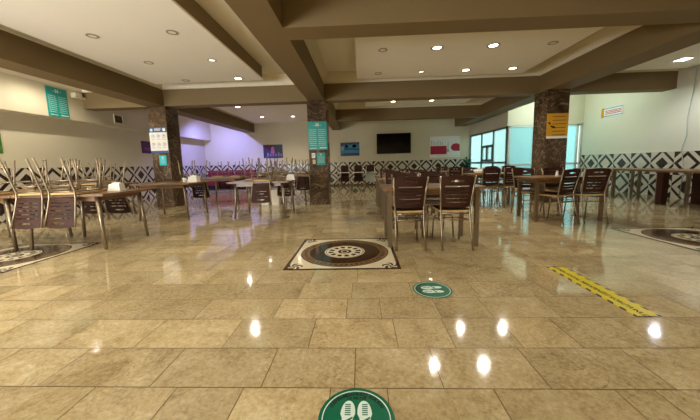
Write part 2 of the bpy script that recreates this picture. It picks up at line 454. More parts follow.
def medallion(cx, cy, label):
    s = 0.585; t = empty('floor_medallion', (cx, cy, 0)); tag(t, label, 'floor inlay', 'square floor medallions')
    z0, z1 = -0.001, 0.003
    m = MB()
    P_ = [[(a * h, b * h) for a, b in ((-1, -1), (1, -1), (1, 1), (-1, 1))] for h in (s, s - .032)]
    V = [[m.bm.verts.new((x, y, z)) for x, y in ring_] for ring_ in P_ for z in (z0, z1)]   # outer lo, outer hi, inner lo, inner hi
    for k in range(4):
        j = (k + 1) % 4
        for A, B in ((V[0], V[1]), (V[1], V[3]), (V[3], V[2]), (V[2], V[0])): m.bm.faces.new((A[k], A[j], B[j], B[k]))
    m.build('border', M_md, t)
    MB().box(-s + .032, s - .032, -s + .032, s - .032, z0, 0.0022).build('field', M_med, t)
    MB().lathe([(0.512, z0), (0.512, 0.0032)], 72).build('roundel', M_med, t)
medallion(-0.21, 3.30, 'square floor medallion in the middle of the tan floor, whole in view')
medallion(-4.32, 3.30, 'square floor medallion partly under the left tables with upturned chairs')
medallion(4.20, 3.65, 'square floor medallion at the right edge, seen only in part')

def sole(m, x, mirror, z):
    pts = []
    for k in range(28):
        a = 2 * PI * k / 28; yy = math.sin(a); xx = math.cos(a)
        w = 0.030 + 0.006 * yy - (0.007 if abs(yy + 0.25) < 0.3 else 0)
        pts.append((x + xx * w + mirror * 0.004 * yy, yy * 0.085))
    m.prism(pts, 0.002, 0.0028)
def sticker(cx, cy, rz, label):
    t = empty('floor_sticker', (cx, cy, 0), (0, 0, rz)); tag(t, label, 'floor sticker', 'round distance stickers')
    MB().lathe([(0.156, 0), (0.156, 0.002)], 64).build('disc', M_green, t)
    MB().ring(0.137, 0.141, 0.002, 0.0028, seg=64).build('rim_line', M_pale, t)
    for x, sg in ((-0.036, 1), (0.036, -1)):
        m = MB(); sole(m, x, sg, 0); fp = m.build('footprint', M_pale, t); m = MB()
        for k in range(6): m.box(x - 0.012, x + 0.012, 0.012 + k * 0.010, 0.017 + k * 0.010, 0.0028, 0.0033)
        m.prism([(x - 0.022, -0.02), (x + 0.02, 0.005), (x + 0.022, 0.0), (x - 0.005, -0.03)], 0.0028, 0.0033)
        m.build('tread_lettering', M_green, fp)
    big = MB(); txt = 'LÜTFEN MESAFENİZİ KORUYUN'; n = len(txt)
    for k, ch in enumerate(txt):
        if ch == ' ': continue
        a = PI / 2 + (0.5 - (k + 0.5) / n) * 2.25
        q = text_mb(ch, 0.024, T((0.121 * math.cos(a), 0.121 * math.sin(a), 0.0026)) @ RZ(a - PI / 2), 0.0003)
        big.join(q.bm)
    big.build('arc_lettering', M_ink, t)
    text_mb('1,5 METRE', 0.019, T((0, 0.098, 0.0026)), 0.0003).build('distance_lettering', M_ink, t)
sticker(-0.04, 1.055, 0.0, 'green round sticker with two footprints at the bottom edge, cut off')
sticker(0.56, 2.25, PI / 2, 'green round sticker with sideways footprints near the chairs at mid floor')

t = empty('floor_tape', (1.845, 2.275, 0), (0, 0, 0)); tag(t, 'yellow strip of warning tape with black dashed edges stuck to the floor', 'floor tape')
MB().box(-.083, .083, -.45, .45, 0, 0.0015).build('strip', M_tape, t)
text_mb('LÜTFEN SOSYAL MESAFENİZİ KORUYUNUZ', 0.047, T((-0.012, 0, 0.0018)) @ RZ(-PI / 2), 0.0003).build('lettering', M_ink, t)

# ------------------------------------------------------------------ chairs
SEAT = 0.465
def chair_back_mesh():
    m = MB(); th = 0.014; nu = 24
    z0, z1 = 0.50, 0.855
    def w(z): return 0.160 + 0.030 * (z - z0) / (z1 - z0)
    def yb(u, z): return -0.192 - 0.085 * (z - 0.44) / 0.42 - 0.028 * (1 - u * u)
    slots = [(0.552, 0.563, 0.74), (0.596, 0.607, 0.74), (0.642, 0.653, 0.74), (0.690, 0.701, 0.74), (0.738, 0.753, 0.76), (0.792, 0.818, 0.42)]
    zs = [z0]
    for a, b, _ in slots: zs += [a, b]
    zs.append(z1)
    us = [-1 + 2 * i / nu for i in range(nu + 1)]
    def zz(i, u):
        z = zs[i]
        if i == len(zs) - 1: return z + 0.014 * (1 - u * u) - 0.02 * max(0, abs(u) - 0.85) / 0.15
        if i == 0: return z - 0.006 * (1 - u * u)
        if i == len(zs) - 2: return 0.805 + 0.016 * max(0.0, 1 - (u / 0.42) ** 2) ** 0.5
        if i == len(zs) - 3: return 0.805 - 0.010 * max(0.0, 1 - (u / 0.42) ** 2) ** 0.5 if abs(u) < 0.42 else 0.8049
        return z
    G = {}
    for s_ in (0, 1):
        for i in range(len(zs)):
            for j, u in enumerate(us):
                z = zz(i, u)
                G[s_, i, j] = m.bm.verts.new((u * w(z), yb(u, z) + (th if s_ else 0), z))
    hole = set()
    for k, (a, b, hw) in enumerate(slots):
        i = 1 + 2 * k
        for j in range(nu):
            if abs((us[j] + us[j + 1]) / 2) < hw: hole.add((i, j))
    solid = {(i, j) for i in range(len(zs) - 1) for j in range(nu)} - hole
    for i, j in solid:
        q = [(i, j), (i, j + 1), (i + 1, j + 1), (i + 1, j)]
        m.bm.faces.new([G[0, a, b] for a, b in q]); m.bm.faces.new([G[1, a, b] for a, b in q][::-1])
        for (e0, e1), nb in (((q[0], q[1]), (i - 1, j)), ((q[1], q[2]), (i, j + 1)), ((q[2], q[3]), (i + 1, j)), ((q[3], q[0]), (i, j - 1))):
            if nb not in solid:
                m.bm.faces.new((G[0, e0[0], e0[1]], G[0, e1[0], e1[1]], G[1, e1[0], e1[1]], G[1, e0[0], e0[1]]))
    return m
def make_chair():
    t = empty('dining_chair')
    # seat: rounded moulded plate with pale plywood edge
    m = MB(); pts = []
    for cx, cy, a0 in ((0.138, 0.15, 0), (-0.138, 0.15, 1), (-0.138, -0.15, 2), (0.138, -0.15, 3)):
        for k in range(5):
            a = (a0 + k / 4) * PI / 2; pts.append((cx + 0.05 * math.cos(a), cy + 0.05 * math.sin(a)))
    m.prism(pts, 0.437, SEAT - 0.006, mi=1); m.prism([(x * 0.985, y * 0.985) for x, y in pts], SEAT - 0.006, SEAT)
    m.build('seat', [M_woodd, M_tan], t)
    chair_back_mesh().build('backrest', M_woodd, t)
    for s in (-1, 1):
        m = MB()
        m.tube([(s * .172, -.315, 0.0), (s * .168, -.250, .22), (s * .168, -.200, .42), (s * .170, -.202, .50), (s * .182, -.235, .66), (s * .198, -.285, .862)], 0.0115, 8)
        m.build('leg', M_brass, t)
        m = MB(); m.tube([(s * .176, .205, 0.0), (s * .167, .172, .30), (s * .162, .160, .437)], 0.0105, 8); m.build('leg', M_brass, t)
    m = MB()
    for s in (-1, 1): m.tube([(s * .168, -.200, .425), (s * .162, .160, .425)], 0.009, 6)
    m.tube([(-.168, -.200, .42), (.168, -.200, .42)], 0.009, 6); m.tube([(-.162, .16, .425), (.162, .16, .425)], 0.009, 6)
    m.build('seat_frame', M_brass, t)
    m = MB()
    m.tube([(-.167, -.218, .345), (.167, -.218, .345)], 0.007, 6); m.tube([(-.167, .172, .30), (.167, .172, .30)], 0.007, 6)
    for s in (-1, 1): m.tube([(s * .167, -.218, .345), (s * .167, .172, .30)], 0.007, 6)
    m.build('stretcher', M_brass, t)
    return t
proto = [make_chair()]
def chair(x, y, rz, label, group, up=False, tip=0.0, z=0.0):
    t = proto.pop() if proto else copy_tree(CH0)
    if up:      # upside down with its seat on a table top
        t.location = (x, y, z + SEAT + 0.0005); t.rotation_euler = (PI, 0, rz)
    else:
        t.location = (x, y, z); t.rotation_euler = (0, 0, rz)
    tag(t, label, 'chair', group); return t
CH0 = proto[0]

# ------------------------------------------------------------------ tables
TT = 0.735
def make_table(w, d, splay, legw=0.05, mat=None):
    t = empty('dining_table'); mt = mat or M_wood
    m = MB(); m.box(-w / 2, w / 2, -d / 2, d / 2, TT - 0.032, TT, 0.006); m.build('tabletop', mt, t)
    m = MB(); a, b = w / 2 - (0.14 if splay else 0.07), d / 2 - 0.07
    for q in ((-a, a, -b - .01, -b + .01), (-a, a, b - .01, b + .01), (-a - .01, -a + .01, -b, b), (a - .01, a + .01, -b, b)): m.box(*q, TT - 0.095, TT - 0.033)
    m.build('apron', mt, t)
    for sx in (-1, 1):
        for sy in (-1, 1):
            m = MB(); p = (sx * (a - 0.01), sy * (b - 0.01), TT - 0.033); q = (sx * (a - 0.01 + splay), sy * (b - 0.01 + splay * .35), 0)
            if splay: m.tube([p, [p[i] * .5 + q[i] * .5 for i in range(3)], q], legw / 2 * 1.15, 10, r1=legw / 2 * .78)
            else: m.taper(p, q, legw, legw * .92)
            m.build('leg', M_brass, t)
    return t
TS = make_table(1.22, 0.86, 0.05, 0.05); TM = make_table(1.2, 0.68, 0.0, 0.05)
used = set()
def table(src, x, y, rz, label, group):
    t = src if src.name not in used else copy_tree(src)
    used.add(src.name); t.location = (x, y, 0); t.rotation_euler = (0, 0, rz); tag(t, label, 'table', group); return t

GU = 'chairs turned upside down on the left tables'
GL = 'dining tables on the left side'
# near left table and its neighbour out at the frame edge
table(TS, -3.86, 3.90, 0, 'nearest wooden table on the left, upturned chairs and white napkin box on it', GL)
table(TS, -5.12, 3.92, 0, 'wooden table cut off by the left edge of the photo', GL)
def up_near(x, yt, label, d=0.86):      # hangs over the near edge of a table centred at yt
    return chair(x, yt - d / 2 + 0.165, PI, label, GU, True, z=TT)
def up_far(x, yt, label, d=0.86): return chair(x, yt + d / 2 - 0.165, 0, label, GU, True, z=TT)
up_near(-3.74, 3.90, 'upside down chair on the near left table, back hanging toward us, right one')
up_near(-4.17, 3.90, 'upside down chair on the near left table, back hanging toward us, left one')
up_far(-3.91, 3.90, 'upside down chair on the near left table, far side, behind the napkin box')
up_far(-4.34, 3.90, 'upside down chair on the near left table, far side, left of the napkin box')
up_near(-5.00, 3.92, 'upside down chair at the left edge, back hanging toward us')
up_far(-4.95, 3.92, 'upside down chair on the far side of the table cut by the left edge')
# second row
table(TS, -4.02, 5.98, 0, 'wooden table right in front of the left marble column, cups at its right end', GL)
table(TS, -2.02, 5.94, 0, 'wooden table left of the middle column with one upturned chair on its near edge', GL)
up_far(-3.72, 5.98, 'upside down chair on the far edge of the table before the left column')
up_near(-1.93, 5.94, 'upside down chair on the near edge of the table left of the middle column')
up_far(-2.30, 5.94, 'upside down chair on the far edge of that middle left table, left one of two')
up_far(-1.72, 5.94, 'upside down chair on the far edge of that middle left table, near the napkin box')
# third row
table(TS, -5.9, 6.2, 0, 'wooden table behind the near left tables by the bulkhead wall', GL)
up_near(-5.65, 6.2, 'upside down chair on the near edge of the table by the left bulkhead wall')
up_far(-6.1, 6.2, 'upside down chair on the far edge of the table by the left bulkhead wall')
table(TS, -4.0, 8.35, 0, 'wooden table right of the left column in the purple lit bay', GL)
up_far(-4.3, 8.35, 'upside down chair on the table in the purple lit bay, left one')
up_far(-3.75, 8.35, 'upside down chair on the table in the purple lit bay, right one')
table(TS, -2.1, 8.5, 0, 'wooden table behind the one left of the middle column', GL)
up_far(-2.5, 8.5, 'upside down chair on the back left table, far edge, left one')
up_far(-1.9, 8.5, 'upside down chair on the back left table, far edge, right one')
up_near(-1.62, 8.5, 'upside down chair on the back left table, near edge, beside the middle column')
table(TS, -3.2, 10.6, 0, 'farthest wooden table on the left, in front of the back wall', GL)
up_near(-3.5, 10.6, 'upside down chair on the farthest left table, near edge, left one')
up_near(-2.95, 10.6, 'upside down chair on the farthest left table, near edge, right one')
up_far(-3.2, 10.6, 'upside down chair on the farthest left table, far edge')

# middle group: three tables one behind another, chairs tucked in
GM = 'dining tables in the middle row'; GC = 'chairs at the middle row of tables'
table(TM, 0.86, 3.72, 0, 'nearest wooden table of the middle row, two chairs tucked in on our side', GM)
chair(0.565, 3.60, 0.02, 'dark slatted chair at the nearest middle table, back to us, left one', GC)
chair(1.11, 3.59, -0.02, 'dark slatted chair at the nearest middle table, back to us, right one', GC)
chair(0.66, 4.11, PI, 'dark chair facing us across the nearest middle table, left one', GC)
chair(1.08, 4.11, PI - 0.03, 'dark chair facing us across the nearest middle table, right one', GC)
table(TM, 0.92, 5.58, 0, 'second wooden table of the middle row, behind the nearest one', GM)
chair(0.62, 5.40, 0, 'dark chair at the second middle table, back to us, left one', GC)
chair(1.20, 5.38, 0.03, 'dark chair at the second middle table, back to us, right one', GC)
chair(0.66, 5.90, PI, 'dark chair facing us across the second middle table, left one', GC)
chair(1.22, 5.90, PI, 'dark chair facing us across the second middle table, right one', GC)
table(TM, 0.92, 7.05, 0, 'third wooden table of the middle row, nearest the television wall', GM)
chair(0.62, 6.86, 0, 'dark chair at the third middle table, back to us, left one', GC)
chair(1.20, 6.85, 0, 'dark chair at the third middle table, back to us, right one', GC)
chair(0.68, 7.40, PI, 'dark chair facing us across the third middle table, left one', GC)
chair(1.20, 7.40, PI, 'dark chair facing us across the third middle table, right one', GC)
table(TM, 2.55, 9.1, 0, 'wooden table under the large picture with red shapes, far end of room', GM)
chair(1.98, 8.35, PI / 2, 'dark chair turned side on before the table under the red picture', GC)
chair(2.78, 8.85, 0, 'dark chair at the table under the red picture, back to us', GC)
chair(2.70, 9.45, PI, 'dark chair facing us across the table under the red picture', GC)

# right group around the right column
GR = 'dining tables on the right side'; GRC = 'chairs at the right side tables'
table(TM, 3.40, 5.06, 0, 'wooden table in front of the right column with a salt shaker', GR)
chair(3.16, 4.82, 0.36, 'dark chair turned slightly at the table before the right column, left one', GRC)
chair(3.68, 4.86, -0.06, 'dark chair at the table before the right column, back to us, right one', GRC)
chair(3.10, 5.40, PI - 0.1, 'dark chair facing us at the table before the right column, left one', GRC)
chair(3.68, 5.40, PI, 'dark chair facing us at the table before the right column, right one', GRC)
table(TM, 3.08, 6.85, 0, 'wooden table left of the right column in front of the glass lobby', GR)
chair(2.84, 6.62, 0, 'dark chair at the table before the glass lobby, back to us, left one', GRC)
chair(3.36, 6.64, -0.15, 'dark chair at the table before the glass lobby, back to us, right one', GRC)
chair(2.78, 7.18, PI, 'dark chair facing us before the glass lobby, left one', GRC)
chair(3.32, 7.18, PI, 'dark chair facing us before the glass lobby, right one', GRC)
table(TM, 4.05, 9.1, 0, 'far wooden table close to the side of the glass lobby', GR)
chair(3.80, 8.88, 0.1, 'dark chair at the far table by the lobby glass, back to us, left one', GRC)
chair(4.32, 8.88, 0, 'dark chair at the far table by the lobby glass, back to us, right one', GRC)

# long tables against the right wall
GW = 'tables along the right wall'
def wall_table(x0, x1, y0, y1, label, broad):
    t = empty('wall_table', ((x0 + x1) / 2, (y0 + y1) / 2, 0)); tag(t, label, 'table', GW)
    w, d = x1 - x0, y1 - y0
    MB().box(-w / 2, w / 2, -d / 2, d / 2, TT - 0.045, TT, 0.006).build('tabletop', M_wood, t)
    a, b = w / 2 - .06, d / 2 - .08
    for sx in (-1, 1):
        for sy in (-1, 1):
            MB().taper((sx * a, sy * b, TT - .045), (sx * a, sy * b, 0), broad, broad * .9).build('leg', M_woodd if broad > .06 else M_brass, t)
wall_table(6.45, 7.2, 7.75, 9.0, 'long wooden table by the right wall, farthest from us', 0.05)
wall_table(6.45, 7.2, 6.45, 7.72, 'long wooden table by the right wall, middle one', 0.055)
wall_table(6.35, 7.2, 5.0, 6.42, 'long wooden table with thick dark legs at the right edge of the photo', 0.13)

# ------------------------------------------------------------------ small things on tables
def napkin_box(x, y, rz, s, label, z=TT):
    t = empty('napkin_box', (x, y, z), (0, 0, rz)); tag(t, label, 'napkin box', 'white napkin boxes')
    m = MB(); m.taper((0, 0, 0), (0, 0, .10 * s), .17 * s, .135 * s, .13 * s, .10 * s); m.build('body', M_white, t)
    m = MB(); m.box(-.085 * s, .085 * s, -.065 * s, .065 * s, 0.0, .012 * s); m.build('foot', M_white, t)
    m = MB(); m.prism([(-.05 * s, -.02 * s), (.05 * s, -.012 * s), (.055 * s, .02 * s), (-.045 * s, .014 * s)], .10 * s, .118 * s); m.build('napkins', M_white, t)
napkin_box(-3.52, 4.0, 0.1, 1.0, 'white napkin box on the right end of the nearest left table')
napkin_box(-3.53, 5.95, 0.0, 1.2, 'white napkin box on the table before the left column, right of the cup')
napkin_box(-1.47, 5.94, 0.3, 1.0, 'white napkin box on the table left of the middle column')
t = empty('sauce_cup', (-3.70, 5.90, TT)); tag(t, 'small white cup with dark lid beside the napkin box by the left column', 'cup')
MB().lathe([(.03, 0), (.036, .02), (.042, .10)], 18).build('body', M_white, t); MB().lathe([(.044, .10), (.044, .118), (.03, .125)], 18).build('lid', M_black, t)
t = empty('napkin_dish', (2.70, 6.66, TT)); t.scale = (1.7, 1.1, 1.7); tag(t, 'large white oval dish with napkins on the table before the glass lobby', 'dish')
m = MB(); m.lathe([(.05, 0), (.075, .02), (.08, .055), (.072, .055), (.066, .022)], 24); m.build('bowl', M_white, t)
MB().prism([(-.05, -.03), (.05, -.02), (.04, .035), (-.045, .03)], .02, .068).build('napkins', M_mc, t)
t = empty('napkin_dish', (1.10, 6.95, TT)); t.scale = (1.3, 1.0, 1.5); tag(t, 'small white dish on the third middle table, left of the larger one', 'dish')
m = MB(); m.lathe([(.05, 0), (.075, .02), (.085, .05), (.075, .05), (.066, .022)], 24); m.build('bowl', M_white, t)
def shaker(x, y, label):
    t = empty('salt_shaker', (x, y, TT)); tag(t, label, 'salt shaker', 'salt shakers')
    MB().lathe([(.024, 0), (.026, .01), (.017, .06), (.016, .072)], 14).build('body', M_white, t)
    MB().lathe([(.017, .072), (.017, .088), (.008, .098)], 14).build('cap', M_steel, t)
shaker(3.32, 5.0, 'white salt shaker on the table before the right column')
shaker(1.22, 3.72, 'small white salt shaker on the nearest middle table')
t = empty('grey_box', (4.0, 5.12, TT)); tag(t, 'small grey box on the table end behind the right hand chair', 'box')
MB().box(-.05, .05, -.05, .05, 0, .10, .006).build('body', M_grey, t); MB().box(-.053, .053, -.053, .053, .10, .115, .004).build('lid', M_grey, t)
t = empty('potted_plant', (4.82, 13.35, 0)); tag(t, 'tall green pot plant in the back corner beside the lobby glass', 'plant')
MB().lathe([(.13, 0), (.18, .34), (.16, .34)], 16).build('pot', M_white, t)
m = MB(); m.tube([(0, 0, .3), (.02, 0, .7), (0, .02, 1.0)], .012, 6); m.build('stem', M_md, t)
m = MB(); rp = random.Random(5)
for k in range(110):
    a = rp.uniform(0, 2 * PI); e = rp.uniform(-.2, 1.2); L = rp.uniform(.16, .34); zc = rp.uniform(.45, 1.08)
    d = Vector((math.cos(a) * math.cos(e), math.sin(a) * math.cos(e), math.sin(e))); s_ = Vector((-math.sin(a), math.cos(a), 0)) * .03
    p0 = Vector((0, 0, zc)); p1 = p0 + d * L * .55; p2 = p0 + d * L + Vector((0, 0, -.05))
    v = [m.bm.verts.new(q) for q in (p0, p1 - s_, p2, p1 + s_)]; m.bm.faces.new(v)
m.build('foliage', M_leaf, t)
for x, lab in ((-2.58, 'white plastic bin under the tables left of the middle column, left one'), (-2.30, 'white plastic bin under the tables left of the middle column, right one')):
    t = empty('plastic_bin', (x, 7.62, 0)); tag(t, lab, 'bin', 'pair of white bins')
    MB().taper((0, 0, 0), (0, 0, .36), .19, .23).build('body', M_white, t); MB().box(-.12, .12, -.12, .12, .36, .385, .006).build('rim', M_white, t)

# high chairs by the back wall
def high_chair(x, y, rz, label, panel_):
    t = empty('high_chair', (x, y, 0), (0, 0, rz)); tag(t, label, 'high chair', 'high chairs by the back wall')
    for s in (-1, 1):
        MB().tube([(s * .24, -.26, 0), (s * .17, -.10, .55), (s * .15, -.06, 1.0)], .014, 8).build('leg', M_steel, t)
        MB().tube([(s * .24, .26, 0), (s * .17, .10, .55), (s * .165, .02, .72)], .014, 8).build('leg', M_steel, t)
    m = MB(); m.box(-.17, .17, -.17, .17, .50, .54, .01); m.build('seat', M_woodd, t)
    m = MB(); m.box(-.155, .155, .10, .13, .54, .98, .008); m.build('backrest', M_woodd, t)
    m = MB(); m.box(-.20, .20, -.36, -.12, .70, .72, .006); m.build('tray', M_grey if panel_ else M_white, t)
    m = MB(); m.box(-.17, .17, -.20, -.185, .36, .68 if panel_ else .52, .004); m.build('front_panel', M_grey if panel_ else M_woodd, t)
high_chair(-0.62, 11.2, 0, 'metal framed high chair at the back wall, beside the middle column', False)
high_chair(-0.10, 11.2, 0, 'metal framed high chair at the back wall, middle of the three', False)
high_chair(0.36, 10.9, 0, 'high chair with a pale grey front panel at the back wall', True)

# maroon benches
def bench(x0, x1, label):
    t = empty('maroon_bench', ((x0 + x1) / 2, 13.3, 0)); tag(t, label, 'bench', 'maroon benches')
    w = (x1 - x0) / 2
    MB().box(-w, w, -.28, .26, .18, .45, .03).build('seat', M_red, t); MB().box(-w, w, .18, .34, .45, .88, .03).build('backrest', M_red, t)
    MB().box(-w + .03, w - .03, -.2, .25, 0, .18).build('base', M_black, t)
bench(-7.3, -6.1, 'maroon bench in the back left corner under the purple light')
bench(-6.0, -5.0, 'maroon bench against the back wall, right of the corner one')

# ------------------------------------------------------------------ wall things
t = empty('television', (1.58, YB, 1.94)); tag(t, 'black flat screen television on the back wall', 'television')
MB().box(-.80, .80, -.075, -.03, -.47, .47, .008).build('housing', M_black, t); MB().box(-.775, .775, -.079, -.075, -.445, .445).build('screen', M_screen, t)
MB().box(-.2, .2, -.03, -0.001, -.2, .2).build('wall_bracket', M_black, t)
for x in (-.12, .16): MB().tube([(x, -.01, -.30), (x + .01, -.01, -.6), (x - .01, -.01, -.80)], .006, 6).build('cable', M_white, t)

def framed(name, c, w, h, axis, label, cat, mat, group=None):
    """thin board; local XY plane = face, +Z = out of the wall. axis: 'B' back wall, 'L' left wall, 'R' right wall, 'C' faces -Y"""
    rot = {'B': (PI / 2, 0, 0), 'C': (PI / 2, 0, 0), 'L': (PI / 2, 0, PI / 2), 'R': (PI / 2, 0, -PI / 2)}[axis]
    t = empty(name, c, rot); tag(t, label, cat, group)
    MB().box(-w / 2, w / 2, -h / 2, h / 2, 0.0015, 0.012).build('board', mat, t)
    return t
def strip(t, name, mat, *rects, z=0.012, th=0.0012):
    m = MB()
    for r in rects: m.box(*r, z, z + th)
    return m.build(name, mat, t)
def lines(rnd, x0, x1, ytop, n, dy, h):
    out = []
    for k in range(n):
        x = x0
        while x < x1 - 0.01:
            L = rnd.uniform(.015, .05); out.append((x, min(x + L, x1), ytop - k * dy - h, ytop - k * dy)); x += L + .008
    return out
rl = random.Random(11)
def menu(c, axis, w, h, label):
    t = framed('menu_board', c, w, h, axis, label, 'menu board', M_teal, 'teal menu boards')
    text_mb('M', 0.11, T((0, h / 2 - .09, .0135)), .0008).build('logo', M_pale, t)
    m = MB()
    for s in (-1, 1):
        m.box(min(s * .05, s * .10), max(s * .05, s * .10), h / 2 - .098, h / 2 - .09, .012, .0135)
        m.prism([(s * .012, h / 2 - .05), (s * .03, h / 2 - .028), (s * .036, h / 2 - .034), (s * .018, h / 2 - .056)], .012, .0135)
    m.build('logo_mark', M_pale, t)
    n = 9; dy = (h - .27) / n
    strip(t, 'small_lettering', M_pale, *lines(rl, -w / 2 + .03, -.03, h / 2 - .20, n, dy, .010), *lines(rl, .02, w / 2 - .03, h / 2 - .20, n, dy, .010))
    strip(t, 'footer_lettering', M_pale, (-w / 2 + .04, -.03, -h / 2 + .035, -h / 2 + .05), (.04, w / 2 - .02, -h / 2 + .035, -h / 2 + .06))
menu((-7.2, 6.81, 2.665), 'L', 0.48, 0.68, 'teal menu board high on the left bulkhead wall')
menu((-1.085, 7.45, 1.77), 'C', 0.485, 0.71, 'teal menu board on the front of the middle column')
t = framed('notice', (-1.02, 7.45, 1.18), .22, .32, 'C', 'small teal notice under the menu board on the middle column', 'notice', M_teal)
strip(t, 'lettering', M_pale, *lines(rl, -.08, .08, .06, 6, .03, .008)); text_mb('M', .06, T((0, .11, .0135)), .0006).build('logo', M_pale, t)
t = framed('paper_note', (-1.21, 7.45, 1.27), .09, .13, 'C', 'white paper note left of the small teal notice, upper one', 'note', M_white); strip(t, 'lettering', M_ink, *lines(rl, -.03, .03, .03, 3, .025, .006))
t = framed('paper_note', (-1.20, 7.45, 1.11), .075, .11, 'C', 'white paper note left of the small teal notice, lower one', 'note', M_mc); strip(t, 'lettering', M_red, *lines(rl, -.03, .03, .03, 3, .025, .006))
# poster on the left column
t = framed('hygiene_poster', (-5.27, 7.46, 1.78), .465, .66, 'C', 'white poster with blue header and icon grid on the left column', 'poster', M_white)
strip(t, 'header', M_blue, (-.2325, .2325, .20, .33)); strip(t, 'footer', M_blue, (-.2325, .2325, -.33, -.275))
m = MB(); m.lathe([(.042, .0132), (.042, .0142)], 24, (.165, .265, 0)); m.build('round_badge', M_white, t)
m = MB(); m.lathe([(.036, .0132), (.036, .0142)], 24, (-.17, .262, 0)); m.build('crest', M_pale, t)
strip(t, 'header_lettering', M_white, (-.09, .08, .275, .295), (-.09, .06, .245, .26), z=.0132)
rects = []
m = MB()
for r_ in range(2):
    for c_ in range(3):
        cx, cy = -.145 + c_ * .145, .10 - r_ * .21
        m.ring(.038, .045, .0122, .0132, (cx, cy), 20); m.lathe([(.015, .0122), (.015, .0132)], 10, (cx + .005, cy + .006, 0))
        rects += [(cx - .055, cx + .055, cy - .078, cy - .070), (cx - .045, cx + .05, cy - .095, cy - .087)]
m.build('icon_lettering', M_blue, t); strip(t, 'caption_lettering', M_grey, *rects)
t = framed('cyan_notice', (-5.21, 7.46, 1.25), .19, .26, 'C', 'small bright cyan notice under the poster on the left column', 'notice', M_cyan)
strip(t, 'lettering', M_pale, *lines(rl, -.06, .06, .03, 4, .03, .008)); m = MB(); m.lathe([(.03, .0122), (.03, .0132)], 16, (0, .07, 0)); m.build('icon', M_pale, t)
# yellow notice on the right column
t = framed('yellow_notice', (4.665, 7.12, 1.80), .49, .58, 'C', 'amber yellow notice on the front of the right column', 'notice', M_yeln)
strip(t, 'lettering', M_md, *[(-.12, .19, .21 - k * .085, .222 - k * .085) for k in range(6)])
m = MB()
for x, y in ((-.19, .06), (-.13, -.02), (-.08, -.03)):
    m.prism([(x - .04, y + .02), (x, y + .035), (x + .03, y), (x + .02, y - .035), (x - .005, y - .01)], .0125, .0135)
m.build('marks', M_md, t); strip(t, 'lower_band', M_white, (-.245, .245, -.29, -.235))
# downlight reflection is real; the pictures:
t = framed('picture', (-4.2, YB, 1.73), .94, .64, 'B', 'purple and pink picture on the back wall, left of the middle column', 'picture', M_navy, 'wall pictures')
M_pu = plain('purple_paint', (74, 16, 76), 0.5, var=.3, scale=5); M_pk = plain('pink_paint', (190, 90, 160), 0.5)
strip(t, 'magenta_block', M_pu, (-.46, -.10, .0, .31), (-.46, .46, -.31, -.27)); m = MB(); m.prism([(-.12, -.08), (.10, -.08), (.05, .2), (-.02, .24), (-.08, .18)], .0125, .0138); m.build('pink_shape', M_pk, t)
M_li = plain('lilac_paint', (126, 110, 160), 0.5); strip(t, 'lilac_shapes', M_li, *[(-.30 + k * .13, -.21 + k * .13, -.24, -.06 - .05 * (k % 2)) for k in range(6)])
t = framed('picture', (-0.495, YB, 1.735), .90, .63, 'B', 'blue sea picture on the back wall, right of the middle column', 'picture', M_navy, 'wall pictures')
M_tq = plain('turquoise_paint', (40, 130, 160), 0.5, var=.2); M_lb = plain('pale_blue_paint', (110, 160, 190), 0.5, var=.2)
strip(t, 'sky_band', M_tq, (-.42, .45, -.18, -.04), (-.2, .45, .03, .22)); strip(t, 'cloud_shapes', M_lb, (-.42, -.28, -.05, .14), (-.2, -.1, .05, .2), (.12, .3, .08, .24))
t = framed('picture', (3.98, YB, 1.72), 1.40, .98, 'B', 'large pale picture with red shapes on the back wall', 'picture', M_white, 'wall pictures')
M_crim = plain('crimson_paint', (176, 22, 52), 0.5, var=.25, scale=8)
strip(t, 'crimson_block', M_crim, (-.68, .08, -.34, .05)); m = MB(); m.prism([(.26, -.02), (.36, .12), (.52, .16), (.68, .10), (.69, -.2), (.42, -.2), (.3, -.12)], .0125, .014); m.build('crimson_shape', M_crim, t)
strip(t, 'sketch_lines', M_grey, *[(-.64 + k * .10, -.60 + k * .10, .08, .30 - .04 * (k % 3)) for k in range(6)], (-.4, .66, -.43, -.415), (.12, .16, -.24, .2), (.08, .2, -.24, -.12))
t = framed('picture', (XL, 5.55, 1.74), .62, .60, 'L', 'green landscape picture cut by the left edge of the photo', 'picture', plain('meadow_green', (70, 120, 40), .5, var=.4, scale=6), 'wall pictures')
strip(t, 'sky_strip', M_mc, (-.31, .31, .12, .30)); strip(t, 'hedge', M_md, (-.31, .31, .08, .12))
t = framed('picture', (XL, 10.2, 1.80), .86, .42, 'L', 'dark purple picture on the left wall beside the left column', 'picture', M_pu, 'wall pictures')
strip(t, 'pink_lettering', M_pk, *lines(rl, -.3, .3, -.02, 2, .06, .02))
# sign on the right wall
t = framed('wall_sign', (XR, 9.24, 2.41), .74, .29, 'R', 'white sign with red lettering and yellow end on the right wall', 'sign', M_white)
strip(t, 'yellow_end', M_yeln, (-.37, -.27, -.145, .145)); strip(t, 'top_band', M_lb, (-.27, .37, .095, .13), (-.27, .37, -.13, -.10))
strip(t, 'red_lettering', M_crim, *lines(rl, -.22, .34, .055, 3, .045, .028))
